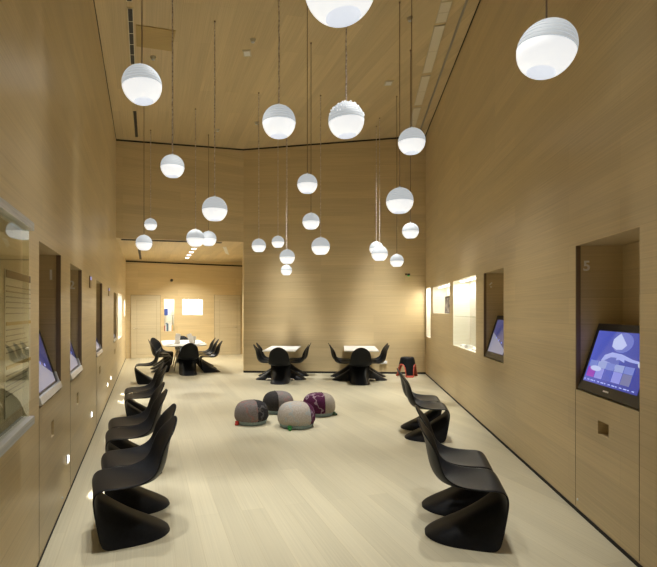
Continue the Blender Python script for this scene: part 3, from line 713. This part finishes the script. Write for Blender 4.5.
def monitor(pf, h, nrm, side, label, frame_m, lip_m, content, wfrac, tilt, hgt, gap=0.01):
    """screen leaning back inside recess h, its lower edge at the wall face"""
    n = Vector(nrm); dd = Vector(pf(1, 0)-pf(0, 0)).normalized(); wdt = (h[1]-h[0])*wfrac
    xdir = dd*(-1 if side == 'R' else 1)                      # picture left to right as seen from the room
    ms = (h[0]+h[1])/2
    p = pf(ms, h[2]+0.002)
    o = thing('touch_screen', label, 'screen', p, 0, 'touch screens in the wall recesses')
    up = (Vector((0, 0, 1))*math.cos(tilt)+n*math.sin(tilt)); fw = xdir.cross(up)     # fw points away from the viewer or towards?
    if fw.dot(n) < 0: fw = -fw
    base = n*0.004+Vector((0, 0, 0.012))
    Mx = Matrix(((xdir.x, fw.x, up.x, base.x), (xdir.y, fw.y, up.y, base.y), (xdir.z, fw.z, up.z, base.z), (0, 0, 0, 1)))
    bz = 0.045*wdt/0.8+0.012
    bm = new(); box(bm, (0, 0.026, hgt/2), (wdt, 0.05, hgt), Mx, 0.006); link('housing', bm, frame_m, o)
    sw, sh = wdt-(2 if content else 3.2)*bz, hgt-2.3*bz
    sc_ = Mx @ Matrix.Translation((0, -0.0015, hgt/2+0.15*bz))
    bm = new(); box(bm, (0, 0, 0), (sw, 0.003, sh)); me = link('display', bm, M['scr'] if content else M['scrL'], o); me.matrix_local = sc_
    if lip_m:
        bm = new(); box(bm, (0, -0.008, 0.028), (wdt+0.01, 0.03, 0.056), Mx, 0.006); 
        for s_ in ((-1 if side == 'L' else 1),):
            pass
        link('lower_frame', bm, lip_m, o)
        bm = new(); box(bm, (wdt/2-0.004, -0.004, 0.07), (0.02, 0.024, 0.14), Mx, 0.005); link('corner_clip', bm, lip_m, o)
    bm = new(); box(bm, (0, 0.075, 0.06), (wdt*0.5, 0.05, 0.10), Mx, 0.004); link('stand', bm, M['bezel'], o)
    if content:
        bm = new(); box(bm, (0, -0.002, 0.5*bz+0.012), (0.075, 0.003, 0.012), Mx); link('badge', bm, M['num'], o)
    S = lambda x, z, k=0: sc_ @ Vector((x*sw/2, -0.003-0.0006*k, z*sh/2))
    def shape(nm, pts, m, k):
        bm = new(); f = bm.faces.new([bm.verts.new(S(x, z, k)) for x, z in pts]); ex = bmesh.ops.extrude_face_region(bm, geom=[f])
        bmesh.ops.translate(bm, verts=[v for v in ex['geom'] if isinstance(v, bmesh.types.BMVert)], vec=-fw*0.0004); link(nm, bm, m, o)
    circ = lambda cx, cz_, rx, rz, a0=0, a1=360, n_=20: [(cx+rx*math.cos(R(a0+(a1-a0)*k/n_)), cz_+rz*math.sin(R(a0+(a1-a0)*k/n_))) for k in range(n_+(0 if a1-a0 == 360 else 1))]
    if content:
        shape('picture', circ(0.05, 0.62, 0.36, 0.36), emat('disc_blue', (0.16, 0.19, 0.55)), 0)
        shape('picture', [(-0.3, 0.72), (-0.1, 0.95), (0.22, 0.55), (0.1, 0.38), (-0.1, 0.35), (-0.28, 0.44)], emat('cloth_white', (0.50, 0.56, 0.85)), 1)
        shape('picture', [(-0.52, -0.1), (-0.45, 0.1), (-0.2, 0.24), (0.15, 0.22), (0.55, 0.1), (0.9, 0.05), (0.9, -0.02), (0.5, 0.0), (0.1, 0.08), (-0.2, 0.06), (-0.42, -0.1)], emat('cloth_pale', (0.36, 0.41, 0.80)), 1)
        shape('picture', circ(-0.18, -0.12, 0.34, 0.27), emat('disc_mid', (0.12, 0.15, 0.48)), 0)
        shape('picture', circ(-0.18, -0.12, 0.34, 0.27, 170, 340), emat('cloth_mid', (0.34, 0.38, 0.70)), 2)
        shape('picture', [(0.0, 0.17), (0.25, 0.2), (0.32, -0.05), (0.1, 0.02), (0.02, -0.02)], emat('cloth_pale', (0, 0, 0)), 2)
        shape('picture', circ(0.98-0.12, -0.02, 0.10, 0.12), emat('knob', (0.55, 0.6, 0.75)), 2)
        cols = [('tile_magenta', (0.30, 0.05, 0.45)), ('tile_lilac', (0.26, 0.28, 0.72)), ('tile_deep', (0.08, 0.11, 0.48)), ('tile_lilac', None), ('tile_grey', (0.17, 0.18, 0.36))]
        for k, (nm, c) in enumerate(cols):
            x0 = -0.92+k*0.33; shape('picture', [(x0, -0.80), (x0+0.31, -0.80), (x0+0.31, -0.42), (x0, -0.42)], emat(nm, c), 3)
            shape('picture', [(x0, -0.41), (x0+0.31, -0.41), (x0+0.31, -0.16), (x0, -0.16)], emat('thumb_a' if k % 2 else 'thumb_b', (0.30, 0.36, 0.66) if k % 2 else (0.18, 0.23, 0.60)), 3)
        shape('picture', circ(-0.62, -0.45, 0.22, 0.10, 0, 360), emat('cloth_white', None), 4)
        for k in range(14):
            x0 = -0.95+k*0.137; shape('menu_bar', [(x0, -0.93), (x0+0.05+0.03*(k % 3), -0.93), (x0+0.05+0.03*(k % 3), -0.895), (x0, -0.895)], emat('menu_light', (0.45, 0.52, 0.95)), 3)
    else:
        shape('picture', [(-0.98, 0.2), (0.98, -0.7), (0.98, -0.98), (-0.98, -0.98)], emat('reflection_lilac', (0.24, 0.24, 0.32)), 0)  # pale reflection over the lower screen, painted as a glowing shape
        for k in range(3): shape('picture', circ(-0.4+0.4*k, -0.1-0.12*k, 0.06, 0.06, 0, 360, 12), emat('dot_blue', (0.22, 0.26, 0.7)), 1)
    return o
monitor(pR, nR5, oR, 'R', 'black touch screen with a blue picture in recess 5 of the right wall', M['bezel'], None, True, 0.97, R(17), 0.56)
monitor(pR, nR6, oR, 'R', 'black touch screen in recess 6 of the right wall, beside the lit displays', M['bezel'], None, False, 0.96, R(17), 0.60)
monitor(pL, nL1, oL, 'L', 'tilted touch screen with a silver lower frame in recess 1 of the left wall', M['bezel'], M['silver'], False, 0.97, R(17), 0.60)
monitor(pL, nL2, oL, 'L', 'tilted touch screen with a silver lower frame in recess 2 of the left wall', M['bezel'], M['silver'], False, 0.97, R(17), 0.60)
monitor(pL, nL3, oL, 'L', 'tilted touch screen with a silver lower frame in the third recess of the left wall', M['bezel'], M['silver'], False, 0.97, R(17), 0.60)
monitor(pL, nL4, oL, 'L', 'distant touch screen in the last dark recess of the left wall', M['bezel'], M['silver'], False, 0.97, R(17), 0.60)

# ------------------------------------------------------------------ lit displays: shelf and exhibits
def shelf(pf, h, nrm, d, z, label):
    dd = Vector(pf(1, 0)-pf(0, 0)).normalized(); p = pf((h[0]+h[1])/2, z)+Vector(nrm)*(d/2)
    bm = new(); box(bm, (0, 0, 0), (h[1]-h[0]-0.01, d-0.04, 0.010), frame(p, dd)); 
    return tag(link('glass_shelf', bm, M['glass']), label, 'shelf')
M['shelf'] = mat('green_grey_glass_shelf', (0.35, 0.37, 0.35), 0.1)
shelf(pR, lR7, oR, 0.26, zat(314.5, lR7[1])-0.03, 'thin glass shelf across the tall lit display in the right wall')
p_ = pF((hF1[0]+hF1[1])/2, 0); shelf(pF, hF1, nF, 0.26, zat(315.5, p_.y), 'thin shelf across the narrow lit display in the far wall')
M['pic'] = noisy(mat('printed_cover', (0.4, 0.3, 0.3), 0.5), (0.05, 0.05, 0.09), (0.75, 0.68, 0.66), 9, 4)
bk = thing('framed_print', 'small dark framed print standing in the square lit display of the right wall', 'picture', pR(lerp(lR8[1], lR8[0], 0.70), lR8[2]+0.002)+oR*0.12)
bm = new(); wv = (lR8[1]-lR8[0])*0.50; hv = (lR8[3]-lR8[2])*0.60
box(bm, (0, 0, hv/2), (wv, 0.02, hv), frame((0, 0, 0), dR), 0.003); link('frame', bm, M['bezel'], bk)
bm = new(); box(bm, (0, 0.012, hv/2-0.015), (wv-0.03, 0.006, hv-0.06), frame((0, 0, 0), dR)); link('print', bm, M['pic'], bk)
for k, (t_, dpt, sx, sy, sz, m, lab) in enumerate(((0.25, 0.10, 0.16, 0.10, 0.035, 'paper', 'white booklet lying at the far end of the tall lit display'), (0.50, 0.09, 0.13, 0.10, 0.06, 'silver', 'small grey box in the middle of the tall lit display'),
        (0.80, 0.12, 0.20, 0.13, 0.03, 'paper', 'white booklet lying at the near end of the tall lit display'))):
    p = pR(lerp(lR7[1], lR7[0], t_), lR7[2]+0.001)+oR*dpt; bm = new(); box(bm, (0, 0, sz/2), (sx, sy, sz), None, 0.004); o = link('display_item', bm, M[m])
    o.name = 'small_box' if m == 'silver' else 'booklet'; o.location = p; o.rotation_euler = (0, 0, math.atan2(dR.y, dR.x)+0.15*k); tag(o, lab, 'box' if m == 'silver' else 'booklet')
bc = [((0.45, 0.12, 0.12), 0.20), ((0.85, 0.85, 0.85), 0.26), ((0.12, 0.22, 0.30), 0.30), ((0.10, 0.16, 0.26), 0.27), ((0.9, 0.88, 0.84), 0.30), ((0.85, 0.85, 0.86), 0.26), ((0.92, 0.9, 0.88), 0.29), ((0.6, 0.25, 0.08), 0.20), ((0.75, 0.65, 0.3), 0.22)]
wh = hF1[1]-hF1[0]
bn = ('dark red book', 'white book right of the dark red one', 'tall teal book', 'navy book', 'cream book left of the middle', 'pale grey book', 'off white book', 'orange brown book', 'ochre book')
for k, (c, hh) in enumerate(bc):
    bm = new(); box(bm, (0, 0, hh/2), (wh/11, 0.18, hh), None, 0.003); o = link('book', bm, mat('book_cover', c, 0.6), None, False, pF(hF1[0]+wh*(k+0.9)/9.9, hF1[2]+0.001)+nF*0.12)
    o.rotation_euler = (0, 0, math.atan2(dFar.y, dFar.x)); tag(o, bn[k]+' in the bottom of the narrow lit display', 'book', 'books in the narrow far display')
zs_ = zat(315.5, p_.y)+0.0055
for k in range(2):
    bm = new(); box(bm, (0, 0, 0.115+0.01*k), (0.055, 0.17, 0.23+0.02*k), None, 0.003); o = link('book', bm, mat('book_cover', (0.06, 0.12, 0.5), 0.6), None, False, pF(hF1[0]+0.045+0.065*k, zs_)+nF*0.12)
    o.rotation_euler = (0, 0, math.atan2(dFar.y, dFar.x)); tag(o, ('blue book at the left end of the shelf in the far display', 'second blue book on the shelf in the far display')[k], 'book', 'blue books on the far display shelf')
bm = new(); box(bm, (0, 0, 0.03), (0.42, 0.20, 0.06), None, 0.005); o = link('paper_stack', bm, M['paper'], None, False, pF(lerp(hF2[0], hF2[1], 0.3), hF2[2]+0.001)+nF*0.13)
tag(o, 'flat white stack of paper in the square lit display of the far wall', 'paper')

# ------------------------------------------------------------------ glass display case on the left wall
y0, y1 = 1.45, (LA+0.07)/((33.0-PU)/F-LB); zt = zat(222.5, y1); zb_ = zat(424.5, y1)
cs = thing('display_case', 'glass fronted wall case with steel rails and printed panel at the left edge', 'display case', pL((y0+y1)/2, zb_))
inv = -oL; L_ = (y1-y0)/dL.y; cz0 = 0; hh = zt-zb_
fm = frame((0, 0, 0), dL)                                  # local y points out of the room
bm = new(); box(bm, (0, -0.035, hh-0.022), (L_, 0.07, 0.045), fm, 0.003); link('top_rail', bm, M['brushed'], cs)
bm = new(); box(bm, (0, -0.035, 0.022), (L_+0.02, 0.07, 0.045), fm, 0.003); link('bottom_rail', bm, M['brushed'], cs)
bm = new(); box(bm, (0, -0.040, hh/2), (L_-0.01, 0.008, hh-0.07), fm); link('glass_pane', bm, M['glass'], cs)
bm = new(); box(bm, (L_/2-0.02, -0.03, hh/2), (0.006, 0.03, hh-0.07), fm); link('glass_edge', bm, M['glass'], cs)
M['panel'] = mat('printed_panel', (0.78, 0.71, 0.54), 0.6); M['ink'] = mat('grey_ink', (0.36, 0.31, 0.23), 0.7); M['mark'] = mat('ochre_mark', (0.55, 0.36, 0.08), 0.7); M['header'] = mat('brown_header', (0.17, 0.12, 0.075), 0.7)
def casebox(nm, u0, u1, v0, v1, m, par, dy=-0.006, thick=0.003):
    a, b = yL(u0), yL(u1); s0 = (a-(y0+y1)/2)/dL.y; s1 = (b-(y0+y1)/2)/dL.y; ym = b
    za, zb2 = zat(v1, ym)-zb_, zat(v0, ym)-zb_
    bm = new(); box(bm, ((s0+s1)/2, dy, (za+zb2)/2), (abs(s1-s0), thick, abs(zb2-za)), fm); return link(nm, bm, m, par)
pn = casebox('printed_panel', 3.8, 29.5, 276, 400, M['panel'], cs, -0.004)
casebox('header_bar', 4.3, 28.8, 276.5, 283, M['header'], pn, -0.008)
for k, v in enumerate((290, 294.5, 299, 303.5, 308.3, 313.2)): casebox('text_line', 4.5, 28.8 if k < 5 else 25.5, v-0.5, v+0.5, M['ink'], pn, -0.008)
casebox('highlight_line', 4.5, 29, 320.3, 323.3, M['mark'], pn, -0.008)
for k, v in enumerate((328, 333, 337.5, 342, 346.5)): casebox('text_line', 4.5, 22+1.4*k, v-0.5, v+0.5, M['ink'], pn, -0.008)
casebox('highlight_line', 4.5, 29, 357, 360, M['mark'], pn, -0.008)
for k, v in enumerate((366, 371, 376, 381, 386)): casebox('text_line', 4.5, 27-1.1*k, v-0.5, v+0.5, M['ink'], pn, -0.008)

# ------------------------------------------------------------------ small wall fittings
for k, (u, v, lab) in enumerate(((67.0, 459.2, 'small square floor light low on the left wall, nearest the camera'), (90.8, 414.6, 'small square floor light low on the left wall beside the middle chairs'),
        (107.1, 384.6, 'small square floor light low on the left wall, nearer of the close pair'), (110.4, 378.0, 'small square floor light low on the left wall, farther of the close pair'))):
    y = yL(u); p = pL(y, zat(v, y)); o = thing('step_light', lab, 'light', p, 0, 'step lights on the left wall')
    bm = new(); box(bm, (0, -0.004, 0), (0.075, 0.010, 0.075), fm, 0.002); link('plate', bm, M['socket'], o)
    bm = new(); box(bm, (0, -0.0105, 0), (0.055, 0.005, 0.055), fm, 0.001); link('lens', bm, M['led'], o)
    q = p-oL*0.03
    spot('step_light_beam', q, q-oL*0.42+Vector((0, 0, -q.z)), 26, 62, 0.35, 0.01, (1, 0.97, 0.92))
for k, (u, v, lab) in enumerate(((89.8, 282.0, 'small wall control with a blue light, right of recess 2'), (108.4, 292.0, 'small wall control with a blue light, right of the third recess'))):
    y = yL(u); o = thing('wall_control', lab, 'wall control', pL(y, zat(v, y)), 0, 'wall controls with blue lights')
    bm = new(); box(bm, (0, -0.006, 0), (0.13, 0.012, 0.15), fm, 0.003); link('plate', bm, M['plate'], o)
    bm = new(); box(bm, (0, -0.014, 0.045), (0.05, 0.006, 0.04), fm); link('lamp', bm, M['led_blue'], o)
def knob(name, loc, dirv, rad, ln, m, label, cat):
    bm = new(); lathe(bm, [(rad, 0), (rad, ln*0.7), (rad*0.8, ln), (0, ln)], 16); o = link(name, bm, m, None, True, loc); o.rotation_euler = Vector(dirv).to_track_quat('Z', 'Y').to_euler(); return tag(o, label, cat)
y = yR(577.8); knob('key_lock', pR(y, zat(499.6, y)), -oR, 0.011, 0.006, M['silver'], 'tiny round lock low on the right wall panel under recess 5', 'lock')
y = yL(62.0); knob('key_lock', pL(y, zat(498.0, y)), -oL, 0.011, 0.006, M['silver'], 'tiny round lock low on the left wall panel under recess 1', 'lock')
s = (Vector(((407.5-PU)/F*YC, YC, 0))-B).dot(dBk); p = B+dBk*s+Vector((0, 0, zat(274.6, YC))); nB = Vector((dBk.y, -dBk.x, 0))
em = thing('wall_sensor', 'small dark sensor with a green light on a thin conduit at the back wall', 'sensor', p)
bm = new(); box(bm, (0.03, -0.03, 0.0), (0.07, 0.05, 0.055), frame((0, 0, 0), dBk), 0.01); link('body', bm, M['bezel'], em)
bm = new(); box(bm, (-0.035, -0.02, 0.008), (0.05, 0.035, 0.05), frame((0, 0, 0), dBk), 0.01); link('bracket', bm, mat('brown_bracket', (0.2, 0.10, 0.04), 0.5), em)
bm = new(); box(bm, (0.025, -0.045, -0.036), (0.04, 0.03, 0.022), frame((0, 0, 0), dBk), 0.004); link('indicator', bm, mat('green_light', (0.05, 0.4, 0.08), 0.4, emit=(0.05, 0.6, 0.1), es=0.8), em)
bm = new(); tube(bm, [dBk*0.06+nB*0.012+Vector((0, 0, -0.03)), dBk*0.44+nB*0.012+Vector((0, 0, -0.03))], 0.006, 6); link('conduit', bm, M['plate'], em)
s = (Vector(((383.5-PU)/F*YC, YC, 0))-B).dot(dBk); p = B+dBk*s+nB*0.022+Vector((0, 0, zat(362.6, YC)))
o = thing('socket_box', 'white socket box low on the back wall behind the right table', 'socket box', p)
bm = new(); box(bm, (0, 0, 0), (0.20, 0.04, 0.08), frame((0, 0, 0), dBk), 0.006); link('box', bm, M['socket'], o)
for k in (-1, 1):
    bm = new(); box(bm, (k*0.05, -0.021, 0), (0.06, 0.006, 0.055), frame((0, 0, 0), dBk), 0.001); link('outlet', bm, M['paper'], o)
s = sF(171.5); knob('wall_sensor', pF(s, zat(280.3, pF(s, 0).y)), -nF, 0.05, 0.10, M['bezel'], 'small black sensor high on the far wall of the alcove', 'sensor')
s = 4.05 - 0; 

# ------------------------------------------------------------------ ceiling fittings
def cframe(p, q):
    """frame on the ceiling at p, x towards q, z = ceiling normal (down is -z)"""
    x = (q-p).normalized(); n = (nL if p.x < P_B.x else nR); n = n if n.z > 0 else -n; yv = n.cross(x).normalized(); n = x.cross(yv)
    return Matrix(((x.x, yv.x, n.x, p.x), (x.y, yv.y, n.y, p.y), (x.z, yv.z, n.z, p.z), (0, 0, 0, 1)))
def slot(name, u0, v0, u1, v1, wdt, m, label, cat, group=None, rim=None, bars=0):
    p, q = ceil_pt(u0, v0), ceil_pt(u1, v1); Lh = (q-p).length; mx_ = cframe(p, q); o = thing(name, label, cat, p, 0, group)
    ml = mx_.copy(); ml.translation = (0, 0, 0)
    bm = new(); box(bm, (Lh/2, 0, -0.008), (Lh, wdt, 0.012), ml); link('inset', bm, m, o)
    if rim:
        bm = new()
        for sy in (-1, 1): box(bm, (Lh/2, sy*(wdt/2+0.005), -0.009), (Lh+0.02, 0.010, 0.014), ml)
        for sx in (0, 1): box(bm, (sx*Lh, 0, -0.009), (0.010, wdt+0.02, 0.014), ml)
        link('rim', bm, rim, o)
    if bars:
        for k in range(1, bars):
            bm = new(); box(bm, (Lh*k/bars, 0, -0.011), (0.010, wdt, 0.010), ml); link('divider', bm, rim or m, o)
    return o
slot('slot_diffuser', 130.0, 7.5, 132.6, 63.5, 0.06, M['grill'], 'long dark slot diffuser in the ceiling, upper left', 'air vent', 'dark slots in the ceiling', M['ltan'], 5)
slot('slot_diffuser', 134.8, 111.0, 136.6, 136.5, 0.06, M['grill'], 'short dark slot diffuser in the ceiling near the back wall', 'air vent', 'dark slots in the ceiling', None, 0)
slot('slot_diffuser', 128.2, -40, 129.2, 0.3, 0.06, M['grill'], 'dark slot diffuser cut off by the top edge of the photo, left', 'air vent', 'dark slots in the ceiling', M['ltan'], 3)
pv = [((453.2, -22), (446.8, 0)), ((446.6, 1), (440.9, 21.7)), ((439.8, 25), (427.0, 72)), ((426.0, 75.5), (418.0, 104.5)), ((417.2, 107.5), (411.0, 130.5))]
lbl = ('pale linear ceiling grille cut off by the top edge of the photo', 'pale linear ceiling grille at the upper right, nearest whole one', 'longest pale linear ceiling grille along the right side', 'pale linear ceiling grille above the top right corner lamp', 'pale linear ceiling grille ending behind the top right corner lamp')
for ((a, b), (c, d)), lb in zip(pv, lbl): slot('linear_grille', a, b, c, d, 0.15, M['ltan'], lb, 'air vent', 'pale grilles in a line on the ceiling', M['lwhite'], 2)
slot('ceiling_track', 474.0, -20, 420.5, 129.5, 0.035, mat('grey_track', (0.42, 0.40, 0.36), 0.4, 0.3), 'thin grey track running along the right edge of the ceiling', 'track')
# access panel
pc = [ceil_pt(u, v) for u, v in ((135.8, 24.2), (175.8, 30.2), (171.6, 50.5), (136.5, 45.5))]
bm = new(); a = [bm.verts.new(p+Vector((0, 0, -0.004))) for p in pc]; b = [bm.verts.new(p+Vector((0, 0, -0.014))) for p in pc]
bm.faces.new(a); bm.faces.new(b[::-1])
for k in range(4): bm.faces.new((a[k], a[(k+1) % 4], b[(k+1) % 4], b[k]))
tag(link('access_panel', bm, M['gold']), 'golden rectangular access panel in the ceiling above the large left lamp', 'access panel')
def cplate(u, v, su, sv, label):
    p = ceil_pt(u, v); mx_ = cframe(p, p+Vector((1, 0.0, (nR.x*-1/nR.z) if p.x > P_B.x else (nL.x*-1/nL.z)))); ml = mx_.copy(); ml.translation = (0, 0, 0)
    o = thing('ceiling_plate', label, 'ceiling plate', p, 0, 'pale square plates in the ceiling')
    bm = new(); box(bm, (0, 0, -0.006), (su, sv, 0.012), ml, 0.002); link('plate', bm, M['lwhite'], o)
    bm = new(); box(bm, (0, 0, -0.013), (su*0.7, sv*0.7, 0.004), ml); link('insert', bm, M['socket'], o)
cplate(247.0, 53.0, 0.14, 0.2, 'pale square ceiling plate left of the middle lamps'); cplate(388.5, 83.0, 0.16, 0.2, 'pale square ceiling plate right of the beaded lamp')
def sprinkler(u, v, label):
    p = ceil_pt(u, v); o = thing('sprinkler', label, 'sprinkler', p, 0, 'sprinkler heads in the ceiling')
    bm = new(); lathe(bm, [(0, 0), (0.05, 0), (0.045, -0.015), (0.02, -0.02), (0.02, -0.04), (0, -0.04)], 16, cap=False); link('head', bm, M['lwhite'], o, True)
    bm = new(); lathe(bm, [(0, -0.04), (0.03, -0.042), (0.03, -0.048), (0, -0.05)], 12, cap=False); link('deflector', bm, M['silver'], o, True)
sprinkler(252.8, 39.5, 'sprinkler head above the left square ceiling plate'); sprinkler(153.0, 57.0, 'sprinkler head just right of the large left lamp'); sprinkler(410.0, 18.0, 'sprinkler head by the cord of the top right corner lamp')
sprinkler(217.5, 129.5, 'sprinkler head near the back wall, left of the ceiling crease'); sprinkler(256.5, 122.5, 'sprinkler head behind the lamp over the wall crease')

# alcove ceiling: row of little square lights, short dark slot, pale slot
def alc(u, v):
    a_, b_, c_ = f0, f1, D1+Vector((0, 0, zD1)); n = (b_-a_).cross(c_-a_); o = Vector((0, 0, H)); d = Vector(((u-PU)/F, 1, -(v-PV)/F)); return o+d*((a_-o).dot(n)/d.dot(n))
for k, (u, v, lb) in enumerate(((194.0, 248.2, 'nearest the lintel'), (191.3, 251.6, 'second from the lintel'), (189.0, 254.5, 'third from the lintel'), (187.2, 257.2, 'nearest the far wall'))):
    p = alc(u, v); o = thing('recessed_light', 'little bright ceiling light in the alcove, '+lb, 'light', p, R(16), 'row of lights in the alcove ceiling')
    bm = new(); box(bm, (0, 0, -0.010), (0.15, 0.24, 0.02), None, 0.003); link('rim', bm, M['socket'], o)
    bm = new(); box(bm, (0, 0, -0.022), (0.11, 0.19, 0.006)); link('lens', bm, M['led'], o)
    spot('alcove_spot', p+Vector((0, 0, -0.04)), p+Vector((0.25*(1 if k % 2 else -1), 0, -3)), 240, 128, 0.6, 0.06, (1, 0.95, 0.84))
bm = new(); p, q = alc(139.2, 249.5), alc(140.6, 259.0); dv = (q-p); box(bm, (dv.length/2, 0, -0.006), (dv.length, 0.07, 0.016), Matrix.Translation(p) @ dv.to_track_quat('X', 'Z').to_matrix().to_4x4()); tag(link('slot_diffuser', bm, M['grill']), 'short dark slot in the alcove ceiling at the left', 'air vent')
bm = new(); p, q = alc(224.5, 246.5), alc(229.8, 259.5); dv = (q-p); box(bm, (dv.length/2, 0, -0.014), (dv.length, 0.10, 0.016), Matrix.Translation(p) @ dv.to_track_quat('X', 'Z').to_matrix().to_4x4()); tag(link('linear_grille', bm, M['socket']), 'pale linear grille in the alcove ceiling at the right', 'air vent')
